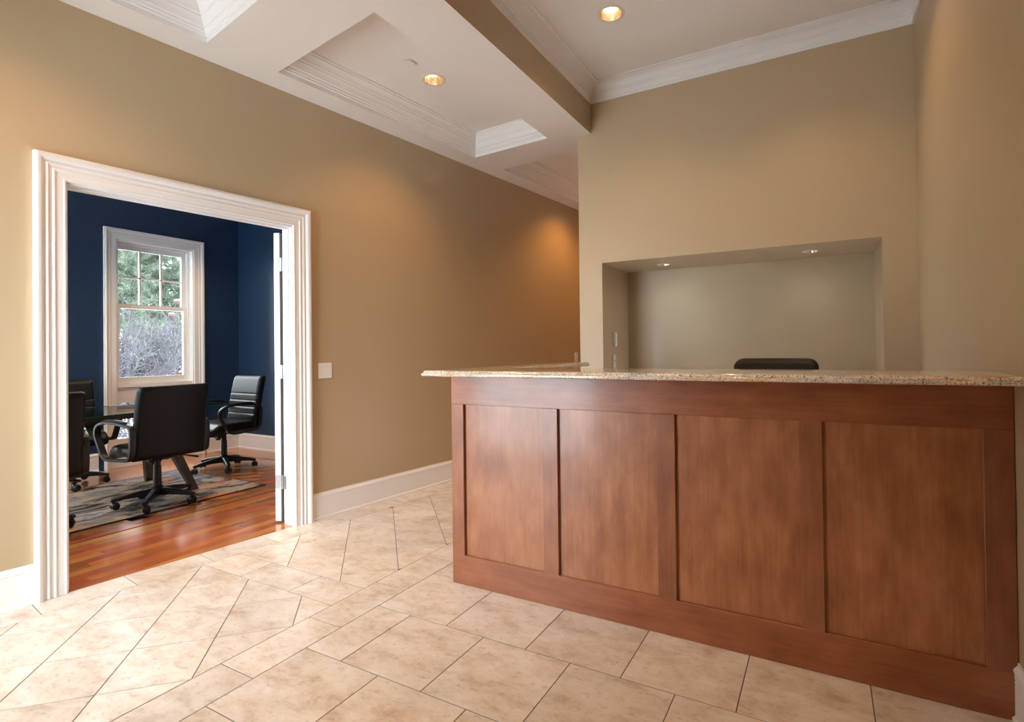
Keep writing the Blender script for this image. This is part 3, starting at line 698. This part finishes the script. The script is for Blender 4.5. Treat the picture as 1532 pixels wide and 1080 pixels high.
def sweep_closed(bm, pts, x, w, t):
    """rectangular band (w across x, t in the loop's plane) round a closed loop of (y, z) points"""
    n = len(pts); P = [Vector(p) for p in pts]; rings = []
    for i in range(n):
        tg = (P[(i + 1) % n] - P[i - 1]).normalized(); nn = Vector((-tg.y, tg.x))
        ring = []
        for (a, b_) in ((-w, -t), (-w * .9, -t * 1.1), (w * .9, -t * 1.1), (w, -t), (w, t), (w * .6, t * 1.3), (-w * .6, t * 1.3), (-w, t)):
            q = P[i] + nn * b_; ring.append(bm.verts.new((x + a, q.x, q.y)))
        rings.append(ring)
    k_ = 8
    for i in range(n):
        j_ = (i + 1) % n
        for k in range(k_): bm.faces.new((rings[i][k], rings[i][(k + 1) % k_], rings[j_][(k + 1) % k_], rings[j_][k]))
def smooth_loop(ctrl, n=6):
    o_ = []
    m_ = len(ctrl)
    for i in range(m_):
        p0, p1, p2, p3 = [Vector(ctrl[(i + d) % m_]) for d in (-1, 0, 1, 2)]
        for k in range(n):
            t = k / n
            q = 0.5 * ((2 * p1) + (-p0 + p2) * t + (2 * p0 - 5 * p1 + 4 * p2 - p3) * t * t + (-p0 + 3 * p1 - 3 * p2 + p3) * t ** 3)
            o_.append((q.x, q.y))
    return o_
def splay(bm, s_):
    for v in bm.verts: v.co.x += s_ * (-.04 + .06 * (v.co.y + .235) / .46)
def make_chair(name, mat, exec_=False):
    t = empty(name)
    ZSEAT = 0.475
    spin = 0.25
    for k in range(5):
        a = 2 * pi * k / 5 + spin; d = Vector((cos(a), sin(a), 0)); sd = Vector((-sin(a), cos(a), 0))
        bm = bmesh.new()
        rows = [(0.03, .028, .135, .075), (0.12, .024, .125, .078), (0.24, .019, .102, .072), (0.285, .018, .090, .064), (0.298, .014, .084, .066)]
        prev = None
        for r, w, zt, zb in rows:
            ring = [bm.verts.new(d * r + sd * s_ * w + Vector((0, 0, z_))) for s_, z_ in ((-1, zb), (1, zb), (1, zt - .006), (.6, zt), (-.6, zt), (-1, zt - .006))]
            if prev:
                for q in range(6): bm.faces.new((prev[q], prev[(q + 1) % 6], ring[(q + 1) % 6], ring[q]))
            else: bm.faces.new(ring[::-1])
            prev = ring
        bm.faces.new(prev)
        lg = bm_obj('leg', bm, BLACKPL, t)
        bm = bmesh.new(); c = d * 0.285; ca = a + [0.9, -0.7, 2.0, 0.3, 1.4][k]; ax = Vector((cos(ca), sin(ca), 0)); fw = Vector((-sin(ca), cos(ca), 0))
        tube_rings(bm, [c + Vector((0, 0, .09)), c + Vector((0, 0, .05))], .009, 8)
        cc = c + fw * .012
        for s_ in (-1, 1):
            tube_rings(bm, [cc + ax * (s_ * .009) + Vector((0, 0, .0275)), cc + ax * (s_ * .012) + Vector((0, 0, .0275)), cc + ax * (s_ * .024) + Vector((0, 0, .0275)), cc + ax * (s_ * .029) + Vector((0, 0, .0275))], [.020, .0265, .0265, .018], 14)
        tube_rings(bm, [cc + ax * -.010 + Vector((0, 0, .034)), cc + ax * .010 + Vector((0, 0, .034))], .026, 12)
        auto_smooth(bm_obj('caster', bm, BLACKPL, lg), .7)
    bm = bmesh.new(); lathe(bm, [(.034, .07), (.040, .085), (.040, .138), (.034, .145), (.029, .15), (.027, .26), (.0265, .262), (.0265, .30), (.023, .305), (.021, .40)], nseg=18)
    auto_smooth(bm_obj('column', bm, BLACKPL, t), .5)
    bm = bmesh.new(); add_box(bm, (-.085, -.11, .372), (.085, .09, .402), .012); add_box(bm, (-.05, .02, .335), (.05, .095, .385), .01)
    tube_rings(bm, [(0, .06, .36), (0, .06, .315)], .024, 12)
    me = bm_obj('mechanism', bm, BLACKPL, t)
    bm = bmesh.new(); tube_rings(bm, [(.07, -.02, .385), (.17, -.03, .372), (.23, -.035, .355)], .006, 8); tube_rings(bm, [(.225, -.035, .357), (.25, -.037, .349), (.285, -.04, .338), (.295, -.04, .335)], [(.008, .006), (.016, .008), (.018, .009), (.01, .005)], 10)
    bm_obj('lever', bm, BLACKPL, me)
    bm = bmesh.new(); seat_mesh(bm, ZSEAT + .02); bm_obj('seat', bm, mat, t, True)
    bm = bmesh.new()
    if exec_: backrest(bm, .47, 1.155, .25, .245, .055, .14, [.62, .74, .86], 1, corner=.06)
    else: backrest(bm, .405, .975, .258, .252, .042, .075, [.50, .57, .64, .71, .78], 1, corner=.03)
    auto_smooth(bm_obj('backrest', bm, mat, t), .9)
    bm = bmesh.new(); tube_rings(bm, [(0, -.05, .385), (0, -.15, .385), (0, -.21, .405)], [(.035, .012)] * 3, 8); bm_obj('back_bracket', bm, BLACKPL, t)
    lp = smooth_loop([(-.225, .46), (-.235, .56), (-.232, .645), (-.17, .675), (-.02, .690), (.12, .688), (.205, .655), (.222, .59), (.175, .50), (.125, .425), (.06, .405), (-.1, .41), (-.19, .42)], 5)
    for s_ in (-1, 1):
        bm = bmesh.new(); sweep_closed(bm, lp, s_ * .305, .021, .0095); splay(bm, s_); ar = auto_smooth(bm_obj('armrest', bm, BLACKPL, t), .8)
        bm = bmesh.new()
        tube_rings(bm, [(s_ * .305, -.15, .697), (s_ * .305, -.12, .704), (s_ * .305, 0, .709), (s_ * .305, .1, .706), (s_ * .305, .15, .694)], [(.015, .005), (.024, .008), (.026, .008), (.025, .008), (.014, .005)], 12)
        splay(bm, s_); auto_smooth(bm_obj('arm_pad', bm, mat, ar), .9)
    return t
def dup(root):
    r = root.copy(); C.objects.link(r)
    for ch in list(root.children):
        c = ch.copy(); C.objects.link(c); c.parent = r
        for g_ in ch.children:
            d = g_.copy(); C.objects.link(d); d.parent = c
    return r
def place(o_, x, y, face, z=0.0):
    o_.location = (x, y, z); o_.rotation_euler = (0, 0, math.atan2(face[1], face[0]) - pi / 2)
G_CH = 'swivel chairs around the glass table'
RZ = 0.0085
chA = make_chair('office_chair', LEATHER); place(chA, -1.19, 2.325, (-1, .05), RZ)
tag(chA, 'black leather swivel chair with its broad back turned to the doorway', 'chair', G_CH)
chB = dup(chA); place(chB, -1.97, 3.34, (-.03, -1.0), RZ); tag(chB, 'black leather swivel chair at the table end by the navy corner', 'chair', G_CH)
chC = dup(chA); place(chC, -2.58, 2.25, (1.0, -.14), RZ); tag(chC, 'black leather swivel chair facing us behind the glass table', 'chair', G_CH)
chD = dup(chA); place(chD, -1.05, 1.45, (-1, .09), RZ); tag(chD, 'black leather swivel chair mostly hidden behind the left door casing', 'chair', G_CH)
chE = make_chair('desk_chair', BROWNLE, True); place(chE, 3.33, 3.32, (0, -1), 0); tag(chE, 'dark leather chair whose back top rises behind the counter', 'chair')

# ------------------------------------------------------------------ glass table and rug
tb = empty('conference_table', (-1.78, 1.75, RZ)); tag(tb, 'rectangular glass table on splayed dark wood legs', 'table')
def tbx(nm, lo, hi, mat, bev=.002, par=tb):
    b_ = bmesh.new(); add_box(b_, lo, hi, bev); return bm_obj(nm, b_, mat, par)
tp = tbx('glass_top', (-.44, -1.30, .728), (.40, 1.30, .739), TGLASS, 0)
b_ = bmesh.new(); add_box(b_, (-.444, -1.304, .7275), (-.44, 1.304, .7395)); add_box(b_, (.40, -1.304, .7275), (.404, 1.304, .7395)); add_box(b_, (-.44, -1.304, .7275), (.40, -1.30, .7395)); add_box(b_, (-.44, 1.30, .7275), (.40, 1.304, .7395))
bm_obj('glass_edge', b_, TEDGE, tp)
for sy in (-1, 1):
    for sx in (-1, 1):
        b_ = bmesh.new()
        foot = Vector((sx * .39, sy * .97, 0)); top = Vector((sx * .05, sy * .80, .70))
        prev = None
        for p, w, d_ in ((foot, .022, .028), (foot.lerp(top, .5), .034, .04), (top, .045, .05)):
            ring = [b_.verts.new(p + Vector((a * w, c * d_, 0))) for a, c in ((-1, -1), (1, -1), (1, 1), (-1, 1))]
            if prev:
                for q in range(4): b_.faces.new((prev[q], prev[(q + 1) % 4], ring[(q + 1) % 4], ring[q]))
            else: b_.faces.new(ring[::-1])
            prev = ring
        b_.faces.new(prev); bm_obj('leg', b_, TABLEWOOD, tb)
tbx('stretcher', (-.045, -.86, .66), (.045, .86, .715), TABLEWOOD)
tbx('cross_bar', (-.40, .74, .70), (.36, .86, .728), TABLEWOOD); tbx('cross_bar', (-.40, -.86, .70), (.36, -.74, .728), TABLEWOOD)
rg = empty('area_rug', (-1.68, 1.9, 0)); tag(rg, 'abstract blue grey and rust patterned rug under the conference table', 'rug')
b_ = bmesh.new(); add_box(b_, (-.715, -1.30, 0.0003), (.705, 1.215, .008), .002); bm_obj('pile', b_, RUG, rg)
b_ = bmesh.new()
for lo, hi in (((-.725, -1.31, .0003), (-.713, 1.225, .0088)), ((.703, -1.31, .0003), (.716, 1.225, .0088)), ((-.713, -1.31, .0003), (.703, -1.298, .0088)), ((-.713, 1.213, .0003), (.703, 1.225, .0088))): add_box(b_, lo, hi, .002)
bm_obj('binding', b_, RUGEDGE, rg)

# ------------------------------------------------------------------ wall plates
sw = empty('light_switch', WL(2.740, 0, 1.09)); sw.rotation_euler = (0, 0, -PHI); tag(sw, 'white double toggle switch plate beside the doorway casing', 'switch')
def plate(par, w, h, axis_pos=1, mat=PLATE):
    """local frame: +x out of the wall, y along it"""
    b_ = bmesh.new(); add_box(b_, (0.0002, -w / 2, -h / 2), (.007, w / 2, h / 2), .003, None, 2); return bm_obj('plate', b_, mat, par)
def toggle(par, y, dirz=1):
    b_ = bmesh.new(); add_box(b_, (.006, y - .006, -.012), (.0085, y + .006, .012), .0006); add_box(b_, (0, -.0045, -.005), (.014, .0045, .005), .0015, Matrix.Translation((.007, y, 0)) @ Matrix.Rotation(-.5 * dirz, 4, 'Y'))
    bm_obj('toggle', b_, PLATE, par)
    for z in (-.03, .03):
        b_ = bmesh.new(); tube_rings(b_, [(.0068, y, z), (.0078, y, z)], .003, 8); bm_obj('screw', b_, GREYPL, par)
plate(sw, .112, .116); toggle(sw, -.023); toggle(sw, .023)
s2 = empty('light_switch', WL(6.36, 0, 1.126)); s2.rotation_euler = (0, 0, -PHI); tag(s2, 'small switch plate far down the corridor wall', 'switch'); plate(s2, .075, .118); toggle(s2, 0)
s3 = empty('light_switch', (1.9696, 4.45, 1.118)); tag(s3, 'single toggle switch on the niche side wall below the control', 'switch'); plate(s3, .075, .118, mat=GREYPL); toggle(s3, 0)
s4 = empty('wall_control', (1.9696, 4.46, 1.307)); tag(s4, 'slim grey wall control on the niche side above the switch', 'control')
b_ = bmesh.new(); add_box(b_, (.0002, -.04, -.064), (.012, .04, .064), .003); bm_obj('housing', b_, GREYPL, s4)
b_ = bmesh.new(); add_box(b_, (.012, -.034, -.058), (.026, .012, .058), .004); bm_obj('cover', b_, PLATE, s4)

# ------------------------------------------------------------------ recessed lights
def downlight(x, y, z, label, power, r=.072, lampm=LAMP, col=WARM, angle=118, depth=.09, blend=.75):
    t = empty('recessed_downlight', (x, y, z)); tag(t, label, 'light')
    bm = bmesh.new(); lathe(bm, [(r, .0005), (r + .001, -.004), (r + .012, -.0045), (r + .019, -.002), (r + .020, -.0002)], nseg=32, cap=False); auto_smooth(bm_obj('trim_ring', bm, RINGM, t), .8)
    bm = bmesh.new(); lathe(bm, [(r, -.003), (r - .002, .012), (r - .012, depth * .7), (r - .024, depth)], nseg=32, cap=False); bm_obj('reflector', bm, REFLECTOR, t, True)
    bm = bmesh.new(); lathe(bm, [(r - .022, depth), (r - .028, depth - .022), (.006, depth - .034)], nseg=24); bm_obj('lamp', bm, lampm, t, True)
    l = bpy.data.lights.new('downlight_beam', 'SPOT'); l.energy = power; l.color = col; l.spot_size = math.radians(angle); l.spot_blend = blend; l.shadow_soft_size = .045
    lo = bpy.data.objects.new('downlight_beam', l); C.objects.link(lo); lo.location = (0, 0, -.012); lo.parent = t
    return t

def cut_holes(o_, holes):
    """round blind holes in the underside of a ceiling board"""
    for x, y, z, r in holes:
        bm = bmesh.new(); lathe(bm, [(r, -.05), (r, .115)], (x, y, z), 32); c = bm_obj('cutter', bm, CEIL)
        m = o_.modifiers.new('hole', 'BOOLEAN'); m.object = c; m.operation = 'DIFFERENCE'; m.solver = 'EXACT'
        dg = bpy.context.evaluated_depsgraph_get(); dg.update()
        me = bpy.data.meshes.new_from_object(o_.evaluated_get(dg)); o_.modifiers.clear(); o_.data = me
        bpy.data.objects.remove(c)
LOB = [(2.391, 3.328, 'gold reflector downlight in the ceiling above the desk'), (3.55, 3.328, 'downlight above the desk out of view at the right')]
for x, y, lb in LOB: downlight(x, y, ZC, lb, SPOT_LOBBY)
LOF = [(2.45, .95, 'downlight in front of the desk out of view'), (3.5, .95, 'downlight in front of the desk end out of view')]
for x, y, lb in LOF: downlight(x, y, ZC, lb, SPOT_FRONT, angle=74)
LOB += LOF
cut_holes(main_ceiling, [(x, y, ZC, .0725) for x, y, _ in LOB])
CL = [(0, .86, .90, 'downlight in the nearest coffer out of view'), (1, 1.073, 3.104, 'gold reflector downlight in the sunken ceiling coffer'), (2, 1.27, 5.85, 'downlight in the farthest corridor coffer hidden by the wall')]
for i, x, y, lb in CL:
    downlight(x, y, ZCOF, lb, SPOT_COFFER if i < 2 else SPOT_HALL, col=AMBER)
    cut_holes(coffer_panels[i], [(x, y, ZCOF, .0725)])
downlight(1.35, 7.4, ZS, 'downlight at the far end of the corridor', SPOT_HALL, depth=.05, col=AMBER)
NL = [(2.397, 4.555, 'small bright light at the left of the niche underside'), (3.525, 4.54, 'small bright light at the right of the niche underside')]
for x, y, lb in NL: downlight(x, y, 1.9507, lb, SPOT_ALCOVE, .042, LAMPC, (.86, .93, 1.0), 160, .06, 1.0)
cut_holes(niche_ceiling, [(x, y, 1.9507, .0425) for x, y, _ in NL])
for x, y, lb in ((-1.1, .6, 'conference room downlight nearest the lobby'), (-1.1, 2.6, 'conference room downlight above the nearest chair'), (-2.3, 1.6, 'conference room downlight above the table'), (-2.2, 3.5, 'conference room downlight near the navy corner')):
    downlight(x, y, ZCC, lb, SPOT_CONF); cut_holes(conf_ceiling, [(x, y, ZCC, .0725)])
cv = empty('ceiling_cover', (1.082, 2.823, ZCOF)); tag(cv, 'flat round white sprinkler cover beside the coffer downlight', 'cover')
bm = bmesh.new(); lathe(bm, [(.020, -.0002), (.020, -.012)], nseg=24); bm_obj('collar', bm, GREYPL, cv)
bm = bmesh.new(); lathe(bm, [(.042, -.012), (.0425, -.0135), (.0415, -.0155), (.03, -.0165)], nseg=32); bm_obj('disc', bm, CEIL, cv)

# ------------------------------------------------------------------ garden outside the window
BARK = plain('pine_bark', (0.045, 0.026, 0.018), .9, var=.45, scale=9, bump=.6, bscale=30)
NEEDLE = plain('pine_needles', (0.064, 0.082, 0.054), .7, var=.45, scale=2.2)
TWIG = plain('frosted_twigs', (0.066, 0.060, 0.068), .85, var=.4, scale=5)
LEAF = plain('shrub_leaves', (0.035, 0.06, 0.012), .6, var=.4, scale=4)
SEED = plain('rust_seed_heads', (0.11, 0.042, 0.02), .9, var=.4, scale=20)
GZ = -0.35
def needles_at(V, F, p, d, L, n, rg_):
    d = d.normalized()
    for _ in range(n):
        q = p + d * rg_.uniform(-.12, .12)
        v = (d * rg_.uniform(.2, 1.0) + Vector((rg_.gauss(0, 1), rg_.gauss(0, 1), rg_.gauss(0, 1) + .25)) * .55).normalized() * L * rg_.uniform(.7, 1.2)
        w = v.cross(Vector((rg_.gauss(0, 1), rg_.gauss(0, 1), rg_.gauss(0, 1)))).normalized() * L * .045
        i = len(V); V += [q - w, q + w, q + v]; F.append((i, i + 1, i + 2))
def pine(name, base, H, trunk_pts, seed, nb, label, zmin):
    rg_ = random.Random(seed); t = empty(name, base); tag(t, label, 'tree')
    bm = bmesh.new(); k = len(trunk_pts); tube_rings(bm, trunk_pts, [.085 * (1 - .7 * i / (k - 1)) for i in range(k)], 10); auto_smooth(bm_obj('trunk', bm, BARK, t), 1)
    V = []; F = []
    for b_i in range(nb):
        f = rg_.uniform(zmin, .98); seg = f * (k - 1); i0 = min(int(seg), k - 2); p0 = Vector(trunk_pts[i0]).lerp(Vector(trunk_pts[i0 + 1]), seg - i0)
        a = rg_.uniform(0, 2 * pi); L = (1.9 - 1.2 * f) * rg_.uniform(.7, 1.2)
        pts = [p0]; d = Vector((cos(a), sin(a), rg_.uniform(-.05, .35)))
        for q in range(5): d = (d + Vector((rg_.gauss(0, .16), rg_.gauss(0, .16), rg_.gauss(.02, .12)))).normalized(); pts.append(pts[-1] + d * L / 5)
        bm = bmesh.new(); tube_rings(bm, pts, [.022 * (1 - .15 * q) for q in range(6)], 6); bm_obj('branch', bm, BARK, t)
        for q in range(2, 6):
            for _ in range(8):
                sd_ = (Vector((rg_.gauss(0, 1), rg_.gauss(0, 1), rg_.gauss(.3, .6)))).normalized()
                e = pts[q] + sd_ * rg_.uniform(.1, .38); needles_at(V, F, e, sd_, .15, 46, rg_)
    me = mesh_obj('needles', V, F, NEEDLE, t); me['kind'] = 'stuff'
    return t
pine('pine_tree', (-11.4, 8.1, GZ), 5, [(0, .35, 0), (-.05, .2, .8), (-.2, -.3, 1.6), (-.35, -.7, 2.3), (-.3, -.95, 3.1), (-.2, -1.0, 4.0), (-.1, -1.0, 5.0)], 5, 56, 'leaning pine tree with a curved trunk outside the window', .32)
pine('pine_tree', (-16.4, 8.6, GZ), 6, [(0, 0, 0), (.1, .1, 2), (0, .2, 4), (.1, .1, 6.0)], 8, 60, 'straight bushy pine tree farther back outside the window', .08)
pine('pine_tree', (-21.5, 12.2, GZ), 6, [(0, 0, 0), (.1, .1, 2), (0, .2, 4), (.1, .1, 6.5)], 21, 70, 'distant bushy pine tree showing between the nearer pines', .08)
pine('pine_tree', (-22.5, 17.0, GZ), 6, [(0, 0, 0), (.1, .1, 2), (0, .2, 4), (.1, .1, 6.5)], 23, 70, 'distant bushy pine tree at the right end of the garden', .08)
pine('pine_tree', (-15.6, 12.4, GZ), 6, [(0, 0, 0), (.1, .1, 2), (0, .2, 4), (.1, .1, 6.0)], 11, 50, 'bushy pine tree at the right beyond the curved pine', .15)
def shrub(base, H, n, seed, label, heads=0, leaves=0, group=None):
    rg_ = random.Random(seed); t = empty('shrub', base); tag(t, label, 'shrub', group)
    V = []; F = []; tips = []
    def twig(p, d, L, r, depth):
        pts = [p]
        for q in range(3): d = (d + Vector((rg_.gauss(0, .22), rg_.gauss(0, .22), rg_.gauss(.05, .12)))).normalized(); pts.append(pts[-1] + d * L / 3)
        a = d.cross(Vector((.3, .5, .8))).normalized(); b_ = d.cross(a)
        base_i = len(V)
        for q, pp in enumerate(pts):
            rr = max(.0045, r * (1 - .25 * q))
            for k in range(3): V.append(pp + (a * cos(2.094 * k) + b_ * sin(2.094 * k)) * rr)
        for q in range(3):
            for k in range(3): F.append((base_i + q * 3 + k, base_i + q * 3 + (k + 1) % 3, base_i + q * 3 + 3 + (k + 1) % 3, base_i + q * 3 + 3 + k))
        if depth > 0:
            for q in range(1, 4):
                for _ in range(2 if depth > 1 else 2): twig(pts[q], (d + Vector((rg_.gauss(0, .6), rg_.gauss(0, .6), rg_.gauss(.15, .4)))).normalized(), L * rg_.uniform(.4, .65), r * .55, depth - 1)
        else: tips.append((pts[-1], d))
    for _ in range(n):
        a = rg_.uniform(0, 2 * pi); twig(Vector((cos(a), sin(a), 0)) * rg_.uniform(0, .15), Vector((cos(a) * .5, sin(a) * .5, 1)).normalized(), H * rg_.uniform(.5, .75), .011, 3)
    tw = mesh_obj('twigs', V, F, TWIG, t); tw['kind'] = 'stuff'
    V2 = []; F2 = []
    for _ in range(leaves):
        p, d = rg_.choice(tips); w = d.cross(Vector((rg_.gauss(0, 1), rg_.gauss(0, 1), rg_.gauss(0, 1)))).normalized() * .014; i = len(V2)
        V2 += [p, p + d * .03 + w, p + d * .07, p + d * .03 - w]; F2.append((i, i + 1, i + 2, i + 3))
    if leaves: lv = mesh_obj('leaves', V2, F2, LEAF, t); lv['kind'] = 'stuff'
    up = sorted(tips, key=lambda q: -q[0].z)[:max(heads * 6, 1)]
    for h in range(heads):
        p, d = up[h * 6]
        bm = bmesh.new(); bmesh.ops.create_icosphere(bm, subdivisions=2, radius=.075)
        for v in bm.verts: v.co = Vector((v.co.x, v.co.y, v.co.z * .5)) * rg_.uniform(.8, 1.2) + p
        hd = bm_obj('seed_head', bm, SEED, t)
        bm = bmesh.new(); bmesh.ops.create_icosphere(bm, subdivisions=2, radius=.055)
        for v in bm.verts: v.co = Vector((v.co.x, v.co.y, max(-.1, v.co.z) * .35 + .030)) + p
        bm_obj('snow_cap', bm, SNOW, hd, True)
GS = 'frosted shrubs outside the window'
SH = [(-5.3, 2.95, 1.3, 26, 0, 40), (-8.0, 5.2, 1.95, 34, 9, 60), (-5.2, 5.05, 1.02, 18, 10, 30), (-7.8, 1.6, 1.4, 12, 0, 60), (-7.6, 8.9, 1.2, 14, 5, 60), (-5.0, 1.0, 1.1, 8, 0, 20), (-4.9, 8.0, 1.0, 8, 3, 20)]
LBL = ['grey twiggy shrub at the left edge of the window view', 'frosted shrub with rust coloured seed heads in the window centre', 'low shrub with snow capped seed heads at the window right',
       'tall frosted twig shrub behind the window centre', 'tall shrub with rusty heads behind the window right', 'frosted twig shrub left of the window view', 'shrub with snowy seed heads right of the window view']
for i, (x, y, h, n, hd, lv) in enumerate(SH): shrub((x, y, GZ), h, n, 40 + i, LBL[i], hd, lv, GS)
